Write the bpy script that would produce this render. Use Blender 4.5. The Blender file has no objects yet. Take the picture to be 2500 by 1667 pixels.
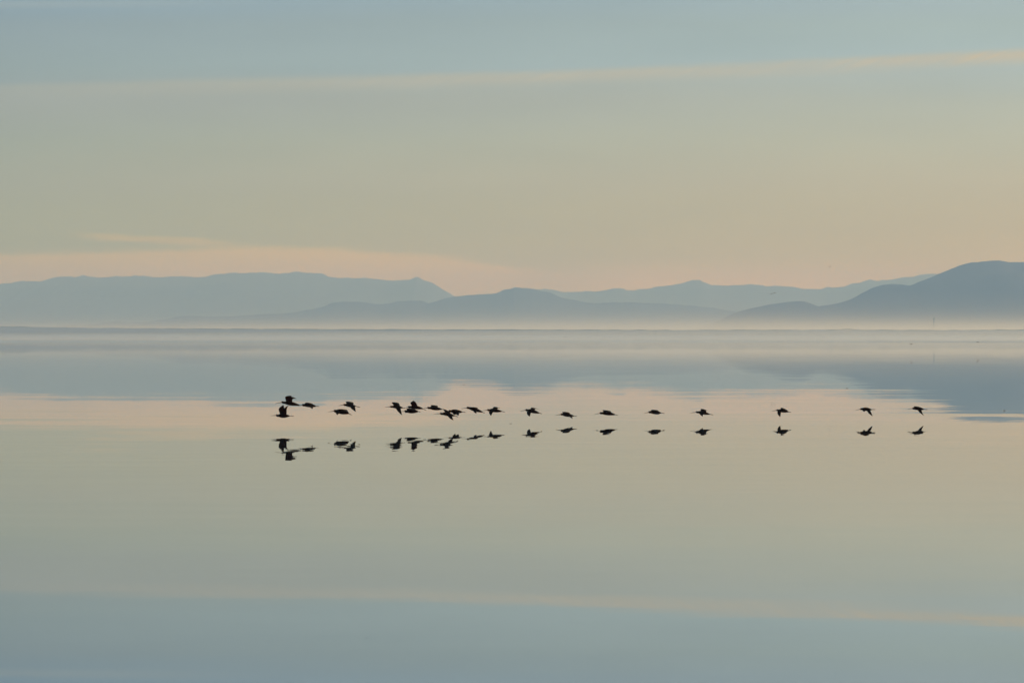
import bpy, bmesh, math, random
import numpy as np
from mathutils import Vector

sc = bpy.context.scene
col = sc.collection
random.seed(4)
rng = np.random.RandomState(7)

# ------------------------------------------------------------------ camera, sky, sun, exposure
F = 13889.0            # focal length in pixels of the 2500 px wide photograph (200 mm lens)
HC = 1.94              # camera height above the water
CX, HY = 1250.0, 827.0 # picture column straight ahead, picture row of the horizon
cam = bpy.data.cameras.new("camera")
cam.lens = 200.0
cam.sensor_width = 36.0
cam.clip_start = 0.5
cam.clip_end = 200000.0
co = bpy.data.objects.new("camera", cam)
col.objects.link(co)
co.location = (0, 0, HC)
co.rotation_euler = (math.radians(90) - (833.5 - HY) / F, 0, 0)
sc.camera = co
sc.view_settings.view_transform = 'Standard'
sc.view_settings.look = 'None'
sc.view_settings.exposure = 0
sc.view_settings.gamma = 1
sc.cycles.max_bounces = 8
sc.cycles.volume_bounces = 2

SUN_AZ, SUN_EL = math.radians(42), math.radians(9)   # azimuth to the right of the view, behind the birds

def lin(c):
    return tuple((((v / 255.0) + 0.055) / 1.055) ** 2.4 if v > 10 else v / 255.0 / 12.92 for v in c)

class NT:
    """tiny helper for building shader node graphs"""
    def __init__(s, tree):
        s.t = tree
    def n(s, kind, **kw):
        nd = s.t.nodes.new(kind)
        for k, v in kw.items():
            setattr(nd, k, v)
        return nd
    def put(s, sock, v):
        if isinstance(v, bpy.types.NodeSocket):
            s.t.links.new(v, sock)
        else:
            sock.default_value = v
    def m(s, op, a, b=0.0, c=0.0):
        nd = s.n('ShaderNodeMath', operation=op)
        s.put(nd.inputs[0], a); s.put(nd.inputs[1], b); s.put(nd.inputs[2], c)
        return nd.outputs[0]
    def remap(s, v, a, b, c=0.0, d=1.0, mode='LINEAR'):
        nd = s.n('ShaderNodeMapRange', interpolation_type=mode)
        s.put(nd.inputs['Value'], v)
        nd.inputs['From Min'].default_value = a; nd.inputs['From Max'].default_value = b
        nd.inputs['To Min'].default_value = c; nd.inputs['To Max'].default_value = d
        return nd.outputs[0]
    def sm(s, v, a, b):
        return s.remap(v, a, b, 0, 1, 'SMOOTHSTEP')
    def ramp(s, v, stops):
        nd = s.n('ShaderNodeValToRGB')
        s.put(nd.inputs[0], v)
        el = nd.color_ramp.elements
        while len(el) < len(stops):
            el.new(0.5)
        for e, (p, c) in zip(el, stops):
            e.position = p
            e.color = (*c, 1) if len(c) == 3 else c
        return nd.outputs[0]
    def curve(s, v, v0, v1, pts, lo, hi):
        """1-D function through pts, as a grey ramp"""
        f = s.remap(v, v0, v1)
        st = [((p - v0) / (v1 - v0), ((q - lo) / (hi - lo),) * 3) for p, q in pts]
        g = s.ramp(f, st)
        return s.m('MULTIPLY_ADD', g, hi - lo, lo)
    def mix(s, f, a, b, mode='MIX'):
        nd = s.n('ShaderNodeMix', data_type='RGBA', blend_type=mode)
        s.put(nd.inputs[0], f); s.put(nd.inputs[6], a); s.put(nd.inputs[7], b)
        return nd.outputs[2]
    def noise(s, vec, scale, detail=3.0, rough=0.5):
        nd = s.n('ShaderNodeTexNoise')
        s.put(nd.inputs['Vector'], vec)
        nd.inputs['Scale'].default_value = scale
        nd.inputs['Detail'].default_value = detail
        nd.inputs['Roughness'].default_value = rough
        return nd
    def xyz(s, x, y, z):
        nd = s.n('ShaderNodeCombineXYZ')
        s.put(nd.inputs[0], x); s.put(nd.inputs[1], y); s.put(nd.inputs[2], z)
        return nd.outputs[0]

# world: physical sky overhead, blending into the hazy sunrise colours close above the horizon
world = bpy.data.worlds.new("World")
sc.world = world
world.use_nodes = True
wt = world.node_tree
wt.nodes.clear()
W = NT(wt)
tc = W.n('ShaderNodeTexCoord')
sep = W.n('ShaderNodeSeparateXYZ')
wt.links.new(tc.outputs['Generated'], sep.inputs[0])
dx, dy, dz = sep.outputs
sky = W.n('ShaderNodeTexSky', sky_type='NISHITA', sun_disc=False)
sky.sun_elevation = SUN_EL
sky.sun_rotation = SUN_AZ
sky.dust_density = 2.0
sky_c = W.mix(1.0, sky.outputs[0], (0.14, 0.14, 0.14, 1), 'MULTIPLY')
az = W.m('ARCTAN2', dx, dy)                       # radians right of straight ahead
el = W.m('MULTIPLY', W.m('ARCSINE', dz), F)       # elevation in units of 1/F radian
azp = W.m('MULTIPLY', az, F)
# gentle warping so that no band is ruler straight
warp_v = W.xyz(W.m('MULTIPLY', az, 9.0), W.m('MULTIPLY', dz, 60.0), 0.0)
wn = W.noise(warp_v, 1.6, 4.0, 0.55)
warp = W.m('MULTIPLY', W.m('SUBTRACT', wn.outputs[0], 0.5), 1.0)
elw = W.m('MULTIPLY_ADD', warp, 40.0, el)
f = W.remap(elw, 0, 1000)
# linear radiance just above the air layer, by elevation
SKY_L = [(0, (0.4199, 0.4048, 0.02)), (177, (0.3614, 0.3887, 0.02)), (267, (0.368, 0.3984, 0.1634)), (377, (0.3663, 0.4024, 0.2796)), (477, (0.3382, 0.3994, 0.3235)), (580, (0.2809, 0.3585, 0.3771)), (660, (0.2763, 0.3774, 0.4182)), (767, (0.2632, 0.3654, 0.4335)), (827, (0.241, 0.3708, 0.498)), (1000, (0.2198, 0.3507, 0.5035))]
SKY_R = [(0, (0.7732, 0.5947, 0.02)), (177, (0.7607, 0.6003, 0.02)), (267, (0.615, 0.5289, 0.19)), (377, (0.5657, 0.5302, 0.3262)), (477, (0.5376, 0.5642, 0.4252)), (580, (0.4882, 0.5565, 0.4944)), (660, (0.4254, 0.5765, 0.6426)), (767, (0.3921, 0.5168, 0.5418)), (827, (0.3865, 0.509, 0.5696)), (1000, (0.3464, 0.4728, 0.5782))]
left = W.ramp(f, [(a / 1000, c) for a, c in SKY_L])
right = W.ramp(f, [(a / 1000, c) for a, c in SKY_R])
azf = W.remap(azp, -1250, 1250)
base = W.mix(azf, left, right)
# long thin streak of cloud rising to the right, a thin veil below it
line = W.curve(azp, -1600, 1600, [(-1600, 600), (-1250, 612), (-500, 632), (0, 645), (700, 672), (1250, 698), (1600, 716)], 500, 800)
dl = W.m('SUBTRACT', W.m('MULTIPLY_ADD', warp, 22.0, el), line)     # >0 above the streak
sn = W.noise(W.xyz(W.m('MULTIPLY', az, 14.0), W.m('MULTIPLY', dz, 500.0), 3.0), 1.0, 4.0, 0.6)
st_up = W.sm(dl, 14, -8)
st_dn = W.sm(dl, -42, -8)
st = W.m('MULTIPLY', W.m('MULTIPLY', st_up, st_dn), W.remap(azp, -1300, 1300, 0.03, 1.0))
sn2 = W.noise(W.xyz(W.m('MULTIPLY', az, 45.0), W.m('MULTIPLY_ADD', azp, -0.045, W.m('MULTIPLY', el, 0.12)), 5.0), 1.0, 4.0, 0.6)
st = W.m('MULTIPLY', st, W.m('MULTIPLY', W.remap(sn.outputs[0], 0.25, 0.7, 0.55, 1.0), W.remap(sn2.outputs[0], 0.3, 0.65, 0.45, 1.1)))
veil = W.m('MULTIPLY', st_up, W.sm(dl, -150, -20))
veil = W.m('MULTIPLY', veil, 0.3)
c1 = W.mix(veil, base, (*lin((180, 180, 164)), 1))
c2 = W.mix(st, c1, (*lin((206, 196, 168)), 1))
# second faint streak high on the left
dl2 = W.m('ABSOLUTE', W.m('SUBTRACT', W.m('MULTIPLY_ADD', azp, -0.012, el), 826))
s2 = W.m('MULTIPLY', W.sm(dl2, 16, 2), W.sm(azp, -350, -1250))
c3 = W.mix(W.m('MULTIPLY', s2, 0.25), c2, (*lin((176, 186, 180)), 1))
# peach cloud bank low on the left, with a thin wisp over it
edge = W.curve(azp, -1600, 1600, [(-1600, 206), (-1250, 212), (-980, 218), (-700, 228), (-400, 220), (-150, 203), (60, 172), (200, 150), (700, 150), (1600, 160)], 100, 300)
pn = W.noise(W.xyz(W.m('MULTIPLY', az, 50.0), W.m('MULTIPLY', dz, 420.0), 9.0), 1.0, 4.0, 0.6)
pw = W.m('MULTIPLY', W.m('SUBTRACT', pn.outputs[0], 0.5), 34.0)
dp = W.m('SUBTRACT', W.m('ADD', el, pw), edge)
pk = W.m('MULTIPLY', W.sm(dp, 9, -16), W.sm(azp, 350, -100))
pk = W.m('MULTIPLY', pk, W.remap(azp, -1250, -500, 0.75, 1.0))
wisp_c = W.curve(azp, -1300, -400, [(-1300, 258), (-1080, 252), (-900, 243), (-760, 236), (-640, 228), (-400, 222)], 200, 300)
wd = W.m('ABSOLUTE', W.m('SUBTRACT', W.m('MULTIPLY_ADD', pw, 0.8, el), wisp_c))
wm = W.m('MULTIPLY', W.sm(wd, 15, 2), W.m('MULTIPLY', W.sm(azp, -1110, -960), W.sm(azp, -600, -780)))
pk = W.m('MAXIMUM', pk, W.m('MULTIPLY', wm, 0.55))
# low peach glow right of centre
gl = W.m('MULTIPLY', W.sm(elw, 205, 125), W.m('MULTIPLY', W.sm(azp, 0, 350), W.sm(azp, 1500, 700)))
PEACH = (0.79, 0.59, 0.02)
c4 = W.mix(pk, c3, (*PEACH, 1))
c4 = W.mix(W.m('MULTIPLY', gl, 0.85), c4, (0.98, 0.72, 0.02, 1))
# very faint mottling of thin high cloud
mo = W.noise(W.xyz(W.m('MULTIPLY', az, 22.0), W.m('MULTIPLY', dz, 130.0), 1.0), 1.0, 5.0, 0.55)
mo2 = W.remap(mo.outputs[0], 0.3, 0.7, 0.965, 1.035)
c5 = W.mix(1.0, c4, W.xyz(mo2, mo2, mo2), 'MULTIPLY')
hi = W.sm(dz, 0.09, 0.40)
c6 = W.mix(hi, c5, sky_c)
bg = W.n('ShaderNodeBackground')
wt.links.new(c6, bg.inputs[0])
bg.inputs[1].default_value = 1.0
wo = W.n('ShaderNodeOutputWorld')
wt.links.new(bg.outputs[0], wo.inputs[0])

sun = bpy.data.lights.new("sun", 'SUN')
sun.energy = 2.0
sun.angle = math.radians(0.5)
sun.color = (1.0, 0.88, 0.60)
so = bpy.data.objects.new("sun", sun)
col.objects.link(so)
sdir = Vector((math.sin(SUN_AZ) * math.cos(SUN_EL), math.cos(SUN_AZ) * math.cos(SUN_EL), math.sin(SUN_EL)))
so.rotation_euler = sdir.to_track_quat('Z', 'Y').to_euler()
so.location = (60, 60, 40)

# ------------------------------------------------------------------ helpers
def tag(o, label=None, cat=None, group=None, kind=None):
    for k, v in (('label', label), ('category', cat), ('group', group), ('kind', kind)):
        if v:
            o[k] = v
    return o

def mesh_obj(name, verts, faces, mat, parent=None, smooth=True, subsurf=0):
    me = bpy.data.meshes.new(name)
    me.from_pydata([tuple(v) for v in verts], [], faces)
    me.update()
    if smooth:
        me.polygons.foreach_set('use_smooth', [True] * len(me.polygons))
    bm = bmesh.new(); bm.from_mesh(me)
    bmesh.ops.recalc_face_normals(bm, faces=bm.faces)
    bm.to_mesh(me); bm.free()
    if mat:
        me.materials.append(mat)
    o = bpy.data.objects.new(name, me)
    col.objects.link(o)
    if parent:
        o.parent = parent
    if subsurf:
        md = o.modifiers.new('smooth', 'SUBSURF')
        md.levels = subsurf; md.render_levels = subsurf
    return o

def new_mat(name):
    m = bpy.data.materials.new(name)
    m.use_nodes = True
    m.node_tree.nodes.clear()
    t = NT(m.node_tree)
    out = t.n('ShaderNodeOutputMaterial')
    return m, t, out

def pz(y, d):      # height of the point seen at picture row y when it stands d metres away
    return HC + (HY - y) * d / F
def px(x, d):
    return (x - CX) * d / F

# ------------------------------------------------------------------ materials
# water: mirror-calm, ripples of a fraction of a milliradian
mw, t, out = new_mat('calm_water')
g = t.n('ShaderNodeNewGeometry')
sp = t.n('ShaderNodeSeparateXYZ')
t.put(sp.inputs[0], g.outputs['Position'])
X, Y, Z = sp.outputs
def slope(sx, sy, seed, detail=2.0):
    v = t.xyz(t.m('MULTIPLY', X, sx), t.m('MULTIPLY', Y, sy), seed)
    nd = t.noise(v, 1.0, detail, 0.55)
    return t.m('SUBTRACT', nd.outputs[0], 0.5), t.m('SUBTRACT', t.n_sep(nd), 0.5)
def n_sep(nd):
    s_ = t.n('ShaderNodeSeparateColor')
    t.put(s_.inputs[0], nd.outputs['Color'])
    return s_.outputs[1]
t.n_sep = n_sep
a1, b1 = slope(0.22, 0.65, 1.0, 3.0)     # ripples, crests roughly across the view
a2, b2 = slope(0.05, 0.17, 5.0, 2.0)     # longer undulation
a3, b3 = slope(0.8, 2.6, 8.0, 2.0)       # fine ripple
AMP1, AMP2, AMP3 = 2.7e-3, 2.7e-3, 1.8e-3
patch = t.noise(t.xyz(t.m('MULTIPLY', X, 0.010), t.m('MULTIPLY', Y, 0.022), 2.0), 1.0, 2.0, 0.5)
pf = t.remap(patch.outputs[0], 0.35, 0.65, 0.6, 1.25)
far = t.m('MULTIPLY', t.sm(Y, 2700, 3100), t.sm(Y, 60000, 9000))
near_calm = t.curve(t.m('POWER', t.m('MAXIMUM', Y, 1.0), 0.3333), 2.0, 18.0,
                    [(2.0, 0.35), (3.2, 0.5), (4.6, 1.15), (5.4, 1.5), (6.2, 1.35), (7.2, 1.0), (8.6, 1.0), (10.0, 2.0), (13.5, 2.4), (18.0, 1.6)], 0.0, 6.0)
gain = t.m('MULTIPLY', t.m('MULTIPLY_ADD', far, 6.0, 1.0), t.m('MULTIPLY', pf, near_calm))
raw = t.m('ADD', t.m('ADD', t.m('MULTIPLY', a1, AMP1), t.m('MULTIPLY', a2, AMP2)), t.m('MULTIPLY', a3, AMP3))
# far out, only the faces of the ripples that lean towards a low viewpoint can be seen
lean = t.sm(Y, 320, 800)
facing = t.m('MULTIPLY', t.m('ABSOLUTE', raw), -0.6)
mixed = t.m('ADD', t.m('MULTIPLY', raw, t.m('SUBTRACT', 1.0, lean)), t.m('MULTIPLY', facing, lean))
sy_ = t.m('MULTIPLY', mixed, gain)
sx_ = t.m('MULTIPLY', t.m('ADD', t.m('MULTIPLY', b1, AMP1), t.m('MULTIPLY', b2, AMP2)), t.m('MULTIPLY', gain, 0.5))
vn = t.n('ShaderNodeVectorMath', operation='NORMALIZE')
t.put(vn.inputs[0], t.xyz(sx_, sy_, 1.0))
wb = t.n('ShaderNodeBsdfPrincipled')
wb.inputs['Base Color'].default_value = (0.05, 0.085, 0.10, 1)
wb.inputs['Roughness'].default_value = 0.0
wb.inputs['IOR'].default_value = 1.333
t.put(wb.inputs['Normal'], vn.outputs[0])
t.put(out.inputs[0], wb.outputs[0])

def ground_mat(name, c1, c2, scale, rough=0.9, spec=0.1):
    m, t, out = new_mat(name)
    g = t.n('ShaderNodeNewGeometry')
    n1 = t.noise(g.outputs['Position'], scale, 5.0, 0.6)
    c = t.mix(t.remap(n1.outputs[0], 0.3, 0.7), (*c1, 1), (*c2, 1))
    b = t.n('ShaderNodeBsdfPrincipled')
    t.put(b.inputs['Base Color'], c)
    b.inputs['Roughness'].default_value = rough
    b.inputs['Specular IOR Level'].default_value = spec
    t.put(out.inputs[0], b.outputs[0])
    return m
m_mtn = ground_mat('mountain_slope', (0.04, 0.06, 0.17), (0.07, 0.09, 0.23), 0.004)  # blue of the distant haze is partly put into the slope colour
m_sand = ground_mat('wet_pale_sand', (0.74, 0.66, 0.53), (0.82, 0.73, 0.60), 0.05, 0.22, 0.5)
m_dry = ground_mat('salt_flat', (0.60, 0.51, 0.41), (0.70, 0.60, 0.49), 0.03, 0.35, 0.5)
m_scrub = ground_mat('shore_scrub', (0.46, 0.42, 0.31), (0.56, 0.51, 0.39), 0.08)
m_steel = ground_mat('weathered_steel', (0.12, 0.12, 0.13), (0.16, 0.16, 0.16), 0.2, 0.6)

def feather_mat(name, c1, c2, scale, transl, tint=(6.0, 2.2, 1.0)):
    m, t, out = new_mat(name)
    tcn = t.n('ShaderNodeTexCoord')
    n1 = t.noise(tcn.outputs['Object'], scale, 4.0, 0.6)
    c = t.mix(t.remap(n1.outputs[0], 0.4, 0.6), (*c1, 1), (*c2, 1))
    b = t.n('ShaderNodeBsdfPrincipled')
    t.put(b.inputs['Base Color'], c)
    b.inputs['Roughness'].default_value = 0.75
    b.inputs['Specular IOR Level'].default_value = 0.12
    tr = t.n('ShaderNodeBsdfTranslucent')
    t.put(tr.inputs[0], t.mix(1.0, c, (*tint, 1), 'MULTIPLY'))
    mx = t.n('ShaderNodeMixShader')
    mx.inputs[0].default_value = transl
    t.put(mx.inputs[1], b.outputs[0]); t.put(mx.inputs[2], tr.outputs[0])
    t.put(out.inputs[0], mx.outputs[0])
    return m
m_bird = feather_mat('brown_plumage', (0.020, 0.013, 0.009), (0.045, 0.026, 0.016), 40.0, 0.4)
m_bill = feather_mat('dark_horn', (0.02, 0.015, 0.013), (0.035, 0.022, 0.018), 30.0, 0.0)
m_white = feather_mat('white_feather', (0.75, 0.75, 0.74), (0.85, 0.85, 0.84), 30.0, 0.5, (1, 1, 1))
m_twig = feather_mat('wet_wood', (0.04, 0.03, 0.02), (0.07, 0.05, 0.035), 50.0, 0.0)

# ------------------------------------------------------------------ water, far shore, mountains
def grid_mesh(name, xs, ys, zf, mat, smooth=True):
    vs, fs = [], []
    for j, y in enumerate(ys):
        for i, x in enumerate(xs):
            vs.append((x, y, zf[j][i]))
    n = len(xs)
    for j in range(len(ys) - 1):
        for i in range(n - 1):
            a = j * n + i
            fs.append((a, a + 1, a + n + 1, a + n))
    return mesh_obj(name, vs, fs, mat, smooth=smooth)

water = mesh_obj('water', [(-14000, -400, 0), (14000, -400, 0), (14000, 36600, 0), (-14000, 36600, 0)], [(0, 1, 2, 3)], mw, smooth=False)
tag(water, kind='structure')

def fbm1(xs, seed, octs, s0, gain=0.5):
    r = np.random.RandomState(seed)
    out_ = np.zeros_like(xs, dtype=float)
    amp = 1.0
    for _ in range(octs):
        tab = r.uniform(-1, 1, 4096)
        p = xs / s0 + 2000
        i = np.floor(p).astype(int)
        fr = p - i
        fr = fr * fr * (3 - 2 * fr)
        out_ += amp * (tab[i % 4096] * (1 - fr) + tab[(i + 1) % 4096] * fr)
        amp *= gain; s0 *= 0.5
    return out_
def fbm2(X_, Y_, seed, octs, s0, gain=0.5):
    r = np.random.RandomState(seed)
    out_ = np.zeros_like(X_, dtype=float)
    amp = 1.0
    for _ in range(octs):
        tab = r.uniform(-1, 1, (256, 256))
        p = X_ / s0 + 5000.3; q = Y_ / s0 + 5000.7
        i = np.floor(p).astype(int); j = np.floor(q).astype(int)
        u = p - i; v = q - j
        u = u * u * (3 - 2 * u); v = v * v * (3 - 2 * v)
        g_ = lambda a, b: tab[a % 256, b % 256]
        out_ += amp * ((g_(i, j) * (1 - u) + g_(i + 1, j) * u) * (1 - v) + (g_(i, j + 1) * (1 - u) + g_(i + 1, j + 1) * u) * v)
        amp *= gain; s0 *= 0.5
    return out_

# far shore, 8 km away: pale beach, then dry ground, a low rise of scrub along its top
DS = 8000.0
pxs = np.arange(-900, 3400, 6.0)
topy = np.interp(pxs, [-900, 0, 80, 200, 420, 700, 1100, 1600, 1990, 2040, 2075, 2100, 2400, 2440, 3400],
                 [793, 796.5, 798, 800, 801.5, 803.2, 804.4, 805.2, 805.2, 804.4, 803.0, 805.4, 805.6, 804.8, 806])
topy = topy + 0.25 * fbm1(pxs, 3, 5, 90.0)
bandy = np.interp(pxs, [-900, 0, 2500, 3400], [816.0, 816.5, 819.0, 819.5]) + 0.25 * fbm1(pxs, 5, 4, 200)
xs = (pxs - CX) * DS / F
ys = [DS - 60, DS, DS + 40, DS + 160, DS + 170, DS + 420, DS + 700, DS + 2000, DS + 5500, DS + 6000]
zb = pz(bandy, DS + 165)
zt = pz(topy + 1.6, DS + 700)
rows = [np.full_like(xs, -0.8), np.full_like(xs, 0.15) + 0.1 * fbm1(xs, 8, 3, 60), zb * 0.25, zb * 0.97, zb, zb * 0.45 + zt * 0.55, zt, zt * 0.97, zt * 0.8, np.full_like(xs, -0.8)]
shore = grid_mesh('far_shore', xs, ys, rows, m_sand)
shore.data.materials.append(m_dry)
nx = len(xs) - 1
for p in shore.data.polygons:
    if p.index // nx >= 3:
        p.material_index = 1
tag(shore, kind='structure')
# scrub: low rounded thickets all along the rise
vs, fs = [], []
DSC = DS + 715
sxs = np.arange(-900, 3400, 1.2)
sty = np.interp(sxs, pxs, topy)
hh = pz(sty, DSC) + 0.4 * fbm1(sxs, 21, 4, 22.0)
base_z = pz(sty + 2.0, DSC)
wx = (sxs - CX) * DSC / F
prof = [(-9, 0.0), (-8, 0.55), (-4, 0.9), (0, 1.0), (5, 0.9), (9, 0.5), (10, 0.0)]
for (oy, k) in prof:
    for i in range(len(sxs)):
        jy = 3.0 * math.sin(i * 1.7) + 2.0 * math.sin(i * 0.37)
        vs.append((wx[i], DSC + oy * 2 + jy, base_z[i] + (hh[i] - base_z[i]) * k))
n = len(sxs)
for j in range(len(prof) - 1):
    for i in range(n - 1):
        a = j * n + i
        fs.append((a, a + 1, a + n + 1, a + n))
scrub = mesh_obj('shore_scrub', vs, fs, m_scrub)
tag(scrub, 'low dark scrub lining the far shore under the mountains', 'scrub', kind='stuff')

def mountain(name, prof, D, front, back, label, seed, step=4.0, rough=1.7):
    P = np.array(prof, float)
    pxs_ = np.arange(P[0, 0], P[-1, 0] + 0.1, step)
    yy = np.interp(pxs_, P[:, 0], P[:, 1])
    yy = yy + rough * fbm1(pxs_, seed + 50, 3, 22.0)
    h = np.maximum(pz(yy, D), 2.0)
    xs_ = (pxs_ - CX) * D / F
    ts = np.concatenate([np.linspace(-1, 0, 22), np.linspace(0, 1, 9)[1:]])
    ys_ = [D + (front if q < 0 else back) * q for q in ts]
    X2, Y2 = np.meshgrid(xs_, ys_)
    rows_ = []
    gul = fbm2(X2, Y2 * 0.35, seed, 5, front * 0.28, 0.5)
    for j, q in enumerate(ts):
        s = (1 - abs(q)) ** (1.25 if q < 0 else 1.0)
        hsm = h * s
        # foothills and gullies on the flanks, none at the crest line
        w = min(1.0, abs(q) * 5) * (1 - abs(q)) ** 0.5
        z = hsm + w * gul[j] * 0.16 * h
        lim = h * (ys_[j] / D) * (1 - 0.16 * min(1.0, abs(q) * 9)) if q != 0 else h
        z = np.minimum(z, lim)
        if abs(abs(q) - 1) < 1e-6:
            z = np.full_like(h, -0.8)
        rows_.append(z)
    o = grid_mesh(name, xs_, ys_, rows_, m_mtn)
    return tag(o, kind='structure')

R1 = [(-900, 760), (-500, 715), (-200, 700), (0, 693), (30, 690), (55, 687), (100, 687), (140, 676), (165, 677), (185, 678), (197, 673), (203, 670), (210, 674),
      (240, 678), (330, 674), (375, 677), (420, 676), (500, 676), (525, 671), (545, 670), (572, 664), (590, 668), (640, 666), (680, 669),
      (720, 665), (770, 665), (790, 668), (803, 676), (835, 679), (850, 677), (865, 679), (895, 678), (960, 684), (1000, 683), (1007, 680), (1018, 676),
      (1030, 680), (1050, 690), (1070, 699), (1090, 711), (1105, 721), (1130, 726), (1200, 735), (1300, 760), (1400, 800)]
R2 = [(1060, 800), (1150, 735), (1250, 712), (1300, 707), (1351, 707), (1365, 712), (1378, 715), (1400, 713), (1430, 711), (1470, 710), (1505, 703), (1520, 704),
      (1535, 708), (1560, 707), (1600, 702), (1650, 695), (1688, 683), (1708, 683), (1722, 690), (1735, 697), (1760, 698), (1800, 696), (1860, 695), (1870, 698),
      (1910, 699), (1940, 703), (2000, 705), (2010, 704), (2022, 700), (2030, 704), (2045, 703), (2060, 699), (2078, 691), (2100, 690), (2125, 681),
      (2143, 685), (2175, 683), (2210, 676), (2230, 676), (2260, 669), (2290, 668), (2400, 660), (2600, 650), (3000, 680), (3400, 740)]
R3 = [(-700, 806), (0, 802), (200, 794), (260, 787), (280, 786), (330, 788), (380, 782), (410, 779), (425, 773), (450, 772), (500, 774), (600, 770), (660, 767), (720, 762),
      (760, 756), (790, 748), (810, 740), (850, 737), (880, 737), (910, 741), (950, 742), (970, 736), (1000, 732), (1030, 734), (1045, 740), (1080, 732),
      (1105, 724), (1150, 719), (1210, 716), (1225, 709), (1230, 706), (1245, 706), (1255, 701), (1275, 703), (1310, 707), (1345, 717), (1375, 726),
      (1420, 736), (1450, 740), (1470, 741), (1520, 738), (1560, 740), (1650, 742), (1680, 745), (1730, 750), (1765, 757), (1790, 760), (1900, 775), (2050, 800)]
R4 = [(1660, 812), (1700, 801), (1735, 790), (1760, 780), (1780, 769), (1810, 758), (1845, 750), (1880, 742), (1920, 738), (1950, 735.5), (1965, 736), (1985, 742),
      (1998, 748), (2015, 745), (2050, 740), (2075, 732), (2100, 718), (2125, 706), (2150, 697), (2175, 693), (2200, 694), (2220, 697), (2240, 690),
      (2270, 679), (2290, 670), (2315, 660), (2340, 649), (2370, 641), (2400, 639), (2440, 635), (2465, 640), (2500, 640), (2600, 648), (2800, 690), (3100, 740), (3400, 800)]
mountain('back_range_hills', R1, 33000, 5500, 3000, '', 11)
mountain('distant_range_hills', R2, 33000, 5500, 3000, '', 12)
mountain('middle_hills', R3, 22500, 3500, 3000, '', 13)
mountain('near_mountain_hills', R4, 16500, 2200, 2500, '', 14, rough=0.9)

# faint slender tower behind the right-hand shore
def lathe(prof, seg=12, origin=(0, 0, 0)):
    vs, fs = [], []
    for (r, z) in prof:
        for k in range(seg):
            a = 2 * math.pi * k / seg
            vs.append((origin[0] + r * math.cos(a), origin[1] + r * math.sin(a), origin[2] + z))
    for j in range(len(prof) - 1):
        for k in range(seg):
            fs.append((j * seg + k, j * seg + (k + 1) % seg, (j + 1) * seg + (k + 1) % seg, (j + 1) * seg + k))
    fs.append(tuple(range(seg)))
    fs.append(tuple((len(prof) - 1) * seg + k for k in range(seg)))
    return vs, fs
TD = 12600.0
tw = bpy.data.objects.new('tower', None); col.objects.link(tw)
tw.location = (px(2280, TD), TD, 12.0)
tag(tw, 'faint slender grey tower rising from the haze behind the far shore at the right', 'tower')
ht = pz(775, TD) - 12.0
v_, f_ = lathe([(1.5, 0), (1.4, 1.5), (1.1, ht * 0.5), (0.8, ht * 0.86)])
mesh_obj('shaft', v_, f_, m_steel, tw)
v_, f_ = lathe([(0.8, ht * 0.86), (1.5, ht * 0.87), (1.5, ht * 0.90), (1.1, ht * 0.905), (1.0, ht * 0.96), (0.4, ht * 1.0)])
mesh_obj('cabin', v_, f_, m_steel, tw)

# ------------------------------------------------------------------ birds
def interp3(p0, p1, p2, t, tm):
    """quadratic through three points at t = 0, tm, 1"""
    a = (t - tm) * (t - 1) / (tm)
    b = t * (t - 1) / (tm * (tm - 1))
    c = t * (t - tm) / (1 - tm)
    return p0 * a + p1 * b + p2 * c

US = [0, .03, .07, .115, .16, .21, .27, .34, .41, .48, .55, .62, .69, .77, .85, .93, 1.0]
RR = [.22, .54, .68, .64, .60, .70, .88, 1.0, 1.09, 1.10, 1.08, 1.02, .93, .80, .62, .42, .22]
SEG = 12

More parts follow.
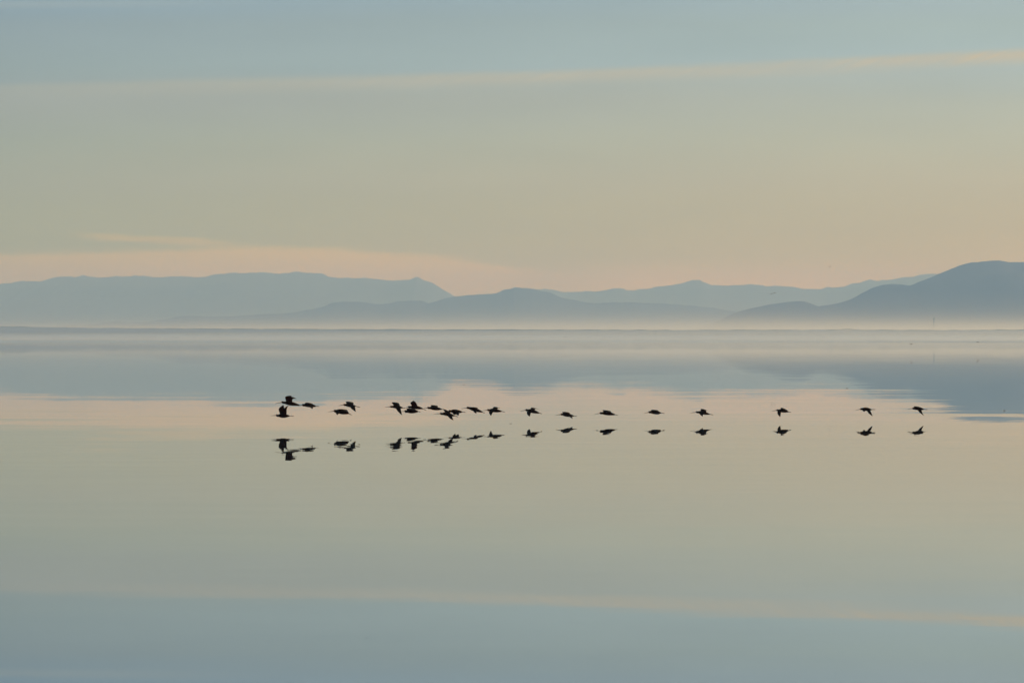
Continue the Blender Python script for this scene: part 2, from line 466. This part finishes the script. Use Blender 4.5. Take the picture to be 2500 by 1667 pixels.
def bird(spec, scale, origin, mid, label, group, idx_name='wading_bird', dist=None, copy_size=1.0):
    """spec holds silhouette key points in crop pixels; the bird is built as a solid 0.5 m wader in metres"""
    def pic(p):
        return (origin[0] + p[0] / scale, origin[1] + p[1] / scale)
    D = F * HC / (mid - HY) if dist is None else dist
    hd = spec['head']; tl = spec['tail']
    cpt = pic(((hd[0] + tl[0]) / 2, (hd[1] + tl[1]) / 2))
    C = Vector((px(cpt[0], D), D, pz(cpt[1], D)))
    def w(p, y=0.0):          # crop pixels -> metres relative to the bird's centre
        q = pic(p)
        return Vector((px(q[0], D) - C.x, y, pz(q[1], D) - C.z))
    mpp = D / F / scale       # metres per crop pixel
    H, T = w(hd), w(tl)
    Mx, My = spec['mid']
    M = w((Mx, My))
    R = spec['r'] * mpp * 1.08
    verts, faces = [], []
    axis = (T - H)
    sag = (M - (H + T) * 0.5)
    um = 0.47
    neck = spec.get('neck', 0.0) * mpp
    cen = []
    for u, r in zip(US, RR):
        c = H + axis * u + Vector((0, 0, sag.z)) * (math.sin(math.pi * u ** 0.95) ** 1.2 if 0 < u < 1 else 0)
        if u < 0.25:
            c = c + Vector((0, 0, neck * math.sin(math.pi * min(1, u / 0.25)) ))
        cen.append(c)
        hr = R * r
        wr = hr * 0.92
        if u > 0.8:
            wr = max(wr, R * 0.55 * (1 - (u - 0.8) * 1.5)); hr = max(hr, R * 0.13)
        for k in range(SEG):
            a = 2 * math.pi * (k + 0.5) / SEG     # 0 = top, near side (towards the camera) = pi/2
            verts.append(c + Vector((0, -wr * math.sin(a), hr * math.cos(a))))
    NU = len(US)
    removed = set()
    wings = []
    for side, wg in ((-1, spec['near']), (1, spec['far'])):
        # stations on the body between the roots of leading and trailing edge
        le_x = w(wg[0]).x; te_x = w(wg[5]).x
        ia = min(range(NU), key=lambda i: abs(cen[i].x - le_x))
        ib = min(range(NU), key=lambda i: abs(cen[i].x - te_x))
        ia = max(5, min(ia, 9)); ib = max(ia + 3, min(ib, 13))
        if ib - ia > 6:
            ib = ia + 6
        # side strip: ring columns around the widest point
        # a=(k+.5)*30deg: k=2 -> 75deg, k=3 -> 105deg on the near side; k=9 -> 285, k=8 -> 255 on the far side
        kt, kb = (2, 3) if side < 0 else (9, 8)
        wings.append((side, wg, ia, ib, kt, kb))
        k0 = min(kt, kb)
        for i in range(ia, ib):
            removed.add((i, k0))
    for i in range(NU - 1):
        for k in range(SEG):
            if (i, k) in removed:
                continue
            faces.append((i * SEG + k, i * SEG + (k + 1) % SEG, (i + 1) * SEG + (k + 1) % SEG, (i + 1) * SEG + k))
    faces.append(tuple(range(SEG)))
    faces.append(tuple((NU - 1) * SEG + k for k in range(SEG)))
    ARM, HAND = 0.135, 0.225
    for side, wg, ia, ib, kt, kb in wings:
        le = [w(wg[0]), w(wg[1]), w(wg[2])]
        te = [w(wg[5]), w(wg[4]), w(wg[3])]
        def dep(v, L):
            pr = Vector((v.x, 0, v.z)).length
            return math.sqrt(max(L * L - pr * pr, (0.25 * L) ** 2))
        y0 = R * 0.8
        y1 = y0 + dep(le[1] - le[0], ARM)
        y2 = y1 + dep(le[2] - le[1], HAND)
        for v, y in zip(le, (y0, y1, y2)):
            v.y = side * y
        te[0].y = side * y0; te[1].y = side * (y0 * 0.4 + y1 * 0.6 + 0.03); te[2].y = side * y2
        n = ib - ia + 1
        prev_t = [(ia + q) * SEG + kt for q in range(n)]
        prev_b = [(ia + q) * SEG + kb for q in range(n)]
        NS = 9
        for s_ in range(1, NS + 1):
            tt = s_ / NS
            # chord closes smoothly to a narrow rounded tip
            L_ = interp3(le[0], le[1], le[2], tt, 0.42)
            Lk = le[0].lerp(le[1], tt / 0.42) if tt < 0.42 else le[1].lerp(le[2], (tt - 0.42) / 0.58)
            L_ = L_ * 0.4 + Lk * 0.6          # keeps the bend at the wrist crisp
            E_ = interp3(te[0], te[1], te[2], tt, 0.5)
            if s_ == NS:
                L_ = le[2] * 0.97 + le[1] * 0.03
                E_ = L_ + (E_ - L_) * 0.5 + (te[1] - le[1]).normalized() * 0.006
            d1 = interp3(le[0], le[1], le[2], min(1, tt + .05), 0.42) - interp3(le[0], le[1], le[2], tt - .05, 0.42)
            nn = d1.cross(E_ - L_)
            if nn.length < 1e-9:
                nn = Vector((0, 0, 1))
            nn.normalize()
            if nn.z < 0:
                nn = -nn
            th = 0.010 * (1 - tt) + 0.0025
            cur_t, cur_b = [], []
            for q in range(n):
                cc = q / (n - 1)
                p = L_.lerp(E_, cc)
                prof_ = (0.35 + 1.3 * math.sqrt(max(cc, 0)) * (1 - cc)) if q > 0 else 0.35
                camber = 0.06 * (E_ - L_).length * 4 * cc * (1 - cc)
                cur_t.append(len(verts)); verts.append(p + nn * (camber + th * prof_))
                cur_b.append(len(verts)); verts.append(p + nn * (camber - th * prof_ * 0.6))
            for q in range(n - 1):
                faces.append((prev_t[q], prev_t[q + 1], cur_t[q + 1], cur_t[q]))
                faces.append((prev_b[q], cur_b[q], cur_b[q + 1], prev_b[q + 1]))
            faces.append((prev_t[0], cur_t[0], cur_b[0], prev_b[0]))
            faces.append((prev_t[-1], prev_b[-1], cur_b[-1], cur_t[-1]))
            prev_t, prev_b = cur_t, cur_b
        for q in range(n - 1):
            faces.append((prev_t[q], prev_t[q + 1], prev_b[q + 1], prev_b[q]))
    o = mesh_obj(idx_name, verts, faces, m_bird, subsurf=1)
    o.location = C
    tag(o, label, 'bird', group)
    def tube(pts, rads, name, mat, seg=8):
        vv, ff = [], []
        for j, (p, r) in enumerate(zip(pts, rads)):
            d_ = (pts[min(j + 1, len(pts) - 1)] - pts[max(j - 1, 0)]).normalized()
            a_ = d_.cross(Vector((0, 1, 0))).normalized(); b_ = d_.cross(a_)
            for k in range(seg):
                an = 2 * math.pi * k / seg
                vv.append(p + a_ * (r * math.cos(an)) + b_ * (r * math.sin(an)))
        for j in range(len(pts) - 1):
            for k in range(seg):
                ff.append((j * seg + k, j * seg + (k + 1) % seg, (j + 1) * seg + (k + 1) % seg, (j + 1) * seg + k))
        ff.append(tuple(range(seg))); ff.append(tuple((len(pts) - 1) * seg + k for k in range(seg)))
        return mesh_obj(name, vv, ff, mat, o)
    b0 = w(spec['bill'][0]); b1 = w(spec['bill'][1])
    b0 = b0 + (cen[2] - b0) * 0.5
    bm_ = (b0 + b1) * 0.5 + Vector((0, 0, 0.0015))
    tube([b0, b0.lerp(bm_, .5), bm_, bm_.lerp(b1, .5), b1], [.0072, .0060, .0048, .0038, .0024], 'bill', m_bill)
    f0 = w(spec['feet'][0]); f1 = w(spec['feet'][1])
    f0 = f0 + (cen[-4] - f0) * 0.4
    for sd in (-1, 1):
        off = Vector((0, sd * 0.009, 0))
        dlt = f1 - f0
        q = 1.0 if sd < 0 else 0.96
        # shank, ankle joint, foot with folded toes
        tube([f0 + off, f0 + dlt * 0.45 + off, f0 + dlt * 0.6 + off, f0 + dlt * 0.78 * q + off, f0 + dlt * q + off],
             [.0085, .0055, .0058, .0070, .0026], 'leg', m_bill)
    return o

S1, O1 = 8.712, (650, 950)
S2, O2 = 10.4545, (930, 960)
S3, O3 = 10.4545, (1050, 960)
S4, O4 = 13.0667, (1260, 970)
S5, O5 = 11.2, (1430, 970)
S6, O6 = 8.4, (1670, 970)
S7, O7 = 10.69, (2070, 970)
# wing = leading edge (root, wrist, tip), tip, trailing edge (middle, root)
def sp_(bill, head, mid, tail, feet, r, near, far, neck=0):
    return dict(bill=bill, head=head, mid=mid, tail=tail, feet=feet, r=r, near=near, far=far, neck=neck)
def wg(lr, lw, lt, tm, tr, tt=None):
    return [lr, lw, lt, tt or lt, tm, tr]
B = []
# A
B.append((S1, O1, 1044.3, sp_([(208, 552), (100, 563)], (205, 550), (350, 565), (500, 566), [(480, 566), (592, 568)], 38,
    wg((298, 530), (262, 420), (374, 332), (388, 400), (395, 540)), wg((360, 540), (375, 405), (496, 344), (440, 400), (438, 540)), -7),
    'lowest bird at the left end, both wings raised steeply, just under another bird'))
# B
B.append((S1, O1, 1043.5, sp_([(325, 272), (188, 309)], (322, 272), (505, 302), (705, 337), [(690, 333), (748, 349)], 38,
    wg((425, 260), (402, 158), (541, 135), (548, 205), (500, 280)), wg((440, 262), (470, 150), (640, 203), (560, 215), (562, 280)), -4),
    'topmost bird at the left end, wings held straight up, feet toward its neighbour'))
# C
B.append((S1, O1, 1042.0, sp_([(765, 333), (665, 356)], (762, 332), (890, 338), (1060, 362), [(1040, 358), (1125, 367)], 40,
    wg((850, 350), (900, 362), (992, 415), (1002, 378), (980, 335)), wg((810, 320), (828, 287), (978, 315), (975, 325), (960, 340)), -6),
    'bird directly behind the topmost one, wings almost level with one short tip dipping'))
# D
B.append((S1, O1, 1043.8, sp_([(1440, 462), (1310, 486)], (1436, 458), (1590, 478), (1765, 514), [(1750, 510), (1818, 547)], 46,
    wg((1470, 470), (1488, 512), (1522, 545), (1548, 518), (1590, 500)), wg((1530, 450), (1560, 422), (1705, 440), (1745, 500), (1700, 500)), -4),
    'lower bird of second pair, wings bowed over its back, short tip under the breast'))
# E
B.append((S1, O1, 1040.5, sp_([(1645, 328), (1535, 352)], (1642, 325), (1750, 342), (1905, 358), [(1890, 355), (2000, 384)], 34,
    wg((1770, 360), (1815, 415), (1915, 476), (1897, 405), (1890, 345)), wg((1715, 320), (1685, 264), (1840, 285), (1856, 305), (1850, 330)), -5),
    'upper bird of the second pair, far wing forward and near wing pointing down and back'))
# F
B.append((S2, O2, 1039.3, sp_([(232, 340), (105, 352)], (230, 336), (380, 345), (570, 370), [(545, 364), (625, 379)], 38,
    wg((372, 375), (430, 455), (540, 552), (524, 465), (495, 365)), wg((335, 310), (262, 232), (448, 252), (472, 285), (488, 345)), -6),
    'first bird of the middle cluster, near wing pointing down, far wing bent forward'))
# G
B.append((S2, O2, 1037.7, sp_([(690, 348), (605, 382)], (688, 345), (870, 355), (1075, 390), [(1055, 388), (1155, 428)], 42,
    wg((800, 325), (750, 252), (832, 183), (900, 245), (935, 335)), wg((830, 330), (775, 265), (850, 205), (905, 260), (930, 335)), -5),
    'bird with a single peaked wing raised high, overlapping another bird below it'))
# H
B.append((S2, O2, 1037.2, sp_([(605, 455), (525, 467)], (600, 450), (740, 455), (955, 462), [(940, 460), (1018, 471)], 50,
    wg((690, 440), (650, 400), (880, 420), (885, 440), (870, 460)), wg((680, 430), (640, 390), (860, 405), (900, 430), (900, 455)), -12),
    'plump bird tucked directly below the bird with the peaked wing'))
# I
B.append((S2, O2, 1036.0, sp_([(1185, 366), (1080, 382)], (1182, 362), (1350, 382), (1560, 404), [(1530, 398), (1610, 412)], 42,
    wg((1300, 372), (1275, 345), (1465, 375), (1440, 395), (1420, 400)), wg((1300, 345), (1255, 304), (1445, 322), (1448, 345), (1440, 375)), -6),
    'bird gliding with flat wings between the middle cluster and the bird with wings spread diagonally'))
# J
B.append((S2, O2, 1047.2, sp_([(1508, 512), (1345, 530)], (1504, 508), (1680, 532), (1890, 575), [(1865, 566), (1975, 599)], 42,
    wg((1690, 560), (1755, 635), (1852, 682), (1825, 600), (1805, 535)), wg((1640, 490), (1615, 450), (1562, 403), (1700, 440), (1790, 520)), -10),
    'lowest and nearest bird of the middle, wings spread diagonally from upper left to lower right'))
# K
B.append((S2, O2, 1035.8, sp_([(1735, 448), (1605, 468)], (1728, 445), (1880, 462), (2080, 474), [(2050, 470), (2168, 485)], 46,
    wg((1880, 490), (1930, 545), (1990, 557), (1996, 505), (1985, 470)), wg((1810, 480), (1840, 530), (1890, 560), (1920, 520), (1930, 490)), -6),
    'bird half hidden behind the diagonal-winged one, two stubby wing tips drooping'))
# L
B.append((S3, O3, 1033.9, sp_([(935, 372), (795, 393)], (930, 368), (1125, 412), (1345, 478), [(1320, 470), (1395, 504)], 44,
    wg((1110, 455), (1120, 480), (1182, 510), (1190, 470), (1190, 440)), wg((1085, 380), (1050, 356), (1208, 370), (1215, 390), (1200, 410)), 8),
    'bird with its head held up and body slanting down behind, wings level'))
# M
B.append((S3, O3, 1032.7, sp_([(1460, 422), (1340, 446)], (1456, 418), (1640, 436), (1835, 461), [(1810, 457), (1915, 475)], 42,
    wg((1505, 440), (1506, 505), (1556, 570), (1602, 490), (1640, 450)), wg((1595, 405), (1618, 345), (1792, 382), (1725, 385), (1738, 430)), -7),
    'rearmost bird of the close group, broad near wing down below its neck'))
# N
B.append((S4, O4, 1031.3, sp_([(300, 408), (135, 437)], (296, 402), (510, 438), (745, 497), [(720, 488), (826, 520)], 54,
    wg((335, 430), (350, 535), (432, 605), (462, 525), (485, 450)), wg((460, 390), (475, 325), (742, 386), (615, 368), (612, 430)), 4),
    'lone bird after the close group, near wing straight down, far wing swept back'))
# O
B.append((S4, O4, 1031.2, sp_([(1420, 543), (1255, 572)], (1416, 540), (1600, 560), (1850, 592), [(1820, 585), (1940, 598)], 50,
    wg((1650, 580), (1715, 628), (1798, 672), (1785, 615), (1770, 565)), wg((1510, 515), (1462, 466), (1690, 487), (1725, 515), (1715, 540)), 4),
    'small low bird with flat upper wing and short pointed tip under its tail'))
# P
B.append((S5, O5, 1030.4, sp_([(385, 432), (232, 468)], (380, 425), (590, 435), (810, 470), [(780, 462), (880, 484)], 46,
    wg((530, 430), (490, 395), (700, 425), (690, 440), (680, 450)), wg((500, 390), (448, 350), (685, 378), (700, 400), (690, 420)), -4),
    'long slim bird gliding with closed looking wings, the longest bill drooping'))
# Q
B.append((S5, O5, 1029.7, sp_([(1720, 404), (1600, 433)], (1716, 402), (1875, 402), (2065, 424), [(2045, 418), (2157, 434)], 48,
    wg((1850, 430), (1880, 458), (2005, 455), (1990, 435), (1980, 420)), wg((1790, 385), (1785, 345), (1980, 355), (1988, 380), (1970, 400)), -2),
    'compact bird with flat topped wings, alone between two wide gaps'))
# R
B.append((S6, O6, 1030.0, sp_([(245, 302), (130, 321)], (242, 298), (385, 315), (530, 344), [(510, 337), (598, 358)], 31,
    wg((310, 325), (330, 358), (374, 386), (388, 350), (410, 330)), wg((345, 290), (345, 236), (496, 282), (462, 270), (462, 305)), -2),
    'fourth bird from the right end, far wing cupped, short tip below'))
# S
B.append((S6, O6, 1028.0, sp_([(1895, 266), (1800, 282)], (1892, 262), (2015, 275), (2150, 294), [(2130, 290), (2196, 305)], 30,
    wg((1908, 275), (1912, 340), (1958, 398), (1978, 345), (1990, 285)), wg((1985, 255), (1990, 210), (2150, 278), (2115, 270), (2100, 290)), 2),
    'third bird from the right end, near wing hanging straight down, back humped'))
# T
B.append((S7, O7, 1027.5, sp_([(325, 310), (200, 331)], (320, 306), (455, 304), (625, 320), [(600, 316), (720, 314)], 40,
    wg((475, 325), (540, 420), (623, 482), (605, 400), (572, 318)), wg((375, 325), (405, 358), (447, 380), (470, 350), (490, 320)), 2),
    'second bird from the right end, smoothly arched back and two wing tips below'))
# U
B.append((S7, O7, 1026.2, sp_([(1685, 288), (1560, 304)], (1680, 284), (1810, 288), (1990, 310), [(1970, 304), (2087, 319)], 40,
    wg((1800, 310), (1865, 395), (1956, 467), (1932, 390), (1915, 305)), wg((1735, 265), (1728, 236), (1880, 250), (1905, 275), (1895, 290)), -4),
    'last bird at the right end, one long wing pointing down and back'))
GROUP = 'long billed waders flying in a line low over the water'
made = []
for (s, o_, mid_, spec_, lab) in B:
    made.append(bird(spec_, s, o_, mid_, lab, GROUP))

# far-off birds of the same kind, tiny in the picture
def far_copy(src, x, y, width_px, lab):
    D = F * 0.5 / width_px
    c = src.copy(); col.objects.link(c)
    c.location = (px(x, D), D, pz(y, D))
    c['label'] = lab
    c['group'] = 'tiny birds flying far away'
    for ch in src.children:
        k = ch.copy(); col.objects.link(k); k.parent = c
    return c
far_copy(made[16], 2026, 651, 6.5, 'tiny far bird against the peach sky right of centre')
far_copy(made[14], 1884, 717.5, 6.5, 'left one of two tiny birds in front of the pale distant ridge')
far_copy(made[15], 1891.5, 715, 6.5, 'right one of two tiny birds in front of the pale distant ridge')
far_copy(made[2], 2225, 840, 9, 'tiny far bird skimming the water just below the far shore')
far_copy(made[11], 2387, 835, 8, 'tiny far bird by the waterline near the right edge')
far_copy(made[10], 1379, 822, 5, 'tiny far bird in front of the pale beach')

# ------------------------------------------------------------------ small things afloat
def feather(x, y, L, wd, lab):
    D = F * HC / (y - HY)
    vs, fs = [], []
    N = 10
    for j in range(N + 1):
        u = j / N
        w_ = wd * math.sin(math.pi * min(1, u * 0.92 + 0.06)) ** 0.7
        zc = 0.004 + wd * 0.55 * (2 * u - 1) ** 2
        xx = (u - 0.5) * L
        for (q, dzz) in ((-1, 0.25), (-0.5, 0.05), (0, 0.0), (0.5, 0.05), (1, 0.25)):
            vs.append((xx, q * w_ * 0.5, zc + dzz * w_))
    for j in range(N + 1):
        for q in range(5):
            v = vs[j * 5 + q]
            vs.append((v[0], v[1], v[2] + 0.0015))
    n0 = (N + 1) * 5
    for j in range(N):
        for q in range(4):
            a = j * 5 + q
            fs.append((a, a + 1, a + 6, a + 5)); fs.append((n0 + a, n0 + a + 5, n0 + a + 6, n0 + a + 1))
        fs.append((j * 5, j * 5 + 5, n0 + j * 5 + 5, n0 + j * 5))
        fs.append((j * 5 + 4, n0 + j * 5 + 4, n0 + j * 5 + 9, j * 5 + 9))
    o = mesh_obj('floating_feather', vs, fs, m_white)
    o.location = (px(x, D), D, 0)
    return tag(o, lab, 'feather', 'white feathers afloat')
feather(2452, 1002.5, 0.075, 0.05, 'small curled white feather afloat below the dark mountain reflection at the right edge')
feather(2325, 914, 0.17, 0.035, 'flat white feather afloat in the middle of the dark mountain reflection')
def twig(x, y, L, r, lab):
    D = F * HC / (y - HY)
    pts = [(-.5, 0, .2), (-.2, .05, .8), (.1, -.03, .9), (.35, .05, .5), (.5, 0, .1)]
    vs, fs = [], []
    for j, (a, b, c) in enumerate(pts):
        rr_ = r * (1.0, 1.0, .9, .7, .3)[j]
        for k in range(6):
            an = math.pi * 2 * k / 6
            vs.append((a * L, b * L + rr_ * math.cos(an), c * r * 2 + rr_ * math.sin(an)))
    for j in range(4):
        for k in range(6):
            fs.append((j * 6 + k, j * 6 + (k + 1) % 6, j * 6 + 6 + (k + 1) % 6, j * 6 + 6 + k))
    fs.append(tuple(range(6))); fs.append(tuple(24 + k for k in range(6)))
    o = mesh_obj('floating_twig', vs, fs, m_twig)
    o.location = (px(x, D), D, 0)
    return tag(o, lab, 'twig', 'dark specks of driftwood afloat')
twig(1133, 939, 0.07, 0.005, 'tiny dark twig afloat above the middle group of birds')
twig(1247, 1034, 0.06, 0.003, 'tiny twig afloat just below and right of the middle group of birds')
twig(2068, 948, 0.08, 0.006, 'tiny dark twig afloat near the right-hand mountain reflection')
twig(895, 1556, 0.010, 0.0010, 'tiny dark twig afloat alone near the bottom edge')

# ------------------------------------------------------------------ air
def volume_mat(name, color, density, g_):
    m = bpy.data.materials.new(name)
    m.use_nodes = True
    nt = m.node_tree
    nt.nodes.clear()
    o = nt.nodes.new('ShaderNodeOutputMaterial')
    v = nt.nodes.new('ShaderNodeVolumePrincipled')
    v.inputs['Color'].default_value = (*color, 1)
    v.inputs['Density'].default_value = density
    v.inputs['Anisotropy'].default_value = g_
    v.inputs['Absorption Color'].default_value = (1, 1, 1, 1)
    nt.links.new(v.outputs[0], o.inputs['Volume'])
    return m
HB = ((-14500, -500, -2.0), (14500, 36800, 400.0))
(x0, y0, z0), (x1, y1, z1) = HB
hz = mesh_obj('haze', [(x0, y0, z0), (x1, y0, z0), (x1, y1, z0), (x0, y1, z0), (x0, y0, z1), (x1, y0, z1), (x1, y1, z1), (x0, y1, z1)],
              [(0, 3, 2, 1), (4, 5, 6, 7), (0, 1, 5, 4), (1, 2, 6, 5), (2, 3, 7, 6), (3, 0, 4, 7)], volume_mat('air', (0.43, 0.68, 1.0), 8.6e-5, 0.2), smooth=False)
tag(hz, kind='stuff')
# low mist lying on the land between the shore and the mountains, thick at the bottom and thinning upwards
MB_, MT_ = 0.35, 120.0
YR, WD, HM = 14300.0, 9200.0, 27.0
zs = list(np.linspace(0, 1, 26) ** 1.6 * (MT_ - MB_) + MB_)
mxs = np.concatenate([np.linspace(-9000, -1600, 12), np.linspace(-1500, 800, 32), np.linspace(900, 9000, 14)])
vs, fs = [], []
for xx in mxs:
    thick = 1.0 + 0.02 * math.tanh(xx / 900.0) + 0.01 * math.sin(xx * 0.0031)
    for z in zs:
        u_ = min(1.0, max(0.0, (xx + 1100.0) / 1500.0)); hm = 20.0 + (HM - 20.0) * u_ * u_ * (3 - 2 * u_)
        k = math.exp(-((z - MB_) / hm) ** 1.25) + 0.05 * (1 - (z - MB_) / (MT_ - MB_))
        vs.append((xx, YR - WD * thick * k / 1.05 , z))
    for z in zs:
        vs.append((xx, YR, z))
nz = len(zs)
for i in range(len(mxs) - 1):
    a = i * 2 * nz; b = a + 2 * nz
    for j in range(nz - 1):
        fs.append((a + j, b + j, b + j + 1, a + j + 1))
        fs.append((a + nz + j, a + nz + j + 1, b + nz + j + 1, b + nz + j))
    fs.append((a, a + nz, b + nz, b))
    fs.append((a + nz - 1, b + nz - 1, b + 2 * nz - 1, a + 2 * nz - 1))
for a in (0, (len(mxs) - 1) * 2 * nz):
    for j in range(nz - 1):
        fs.append((a + j, a + j + 1, a + nz + j + 1, a + nz + j))
mist = mesh_obj('mist', vs, fs, volume_mat('mist_air', (1.0, 0.90, 0.64), 3.7e-4, 0.55), smooth=False)
tag(mist, 'pale low mist lying at the foot of the mountains', 'mist', kind='stuff')
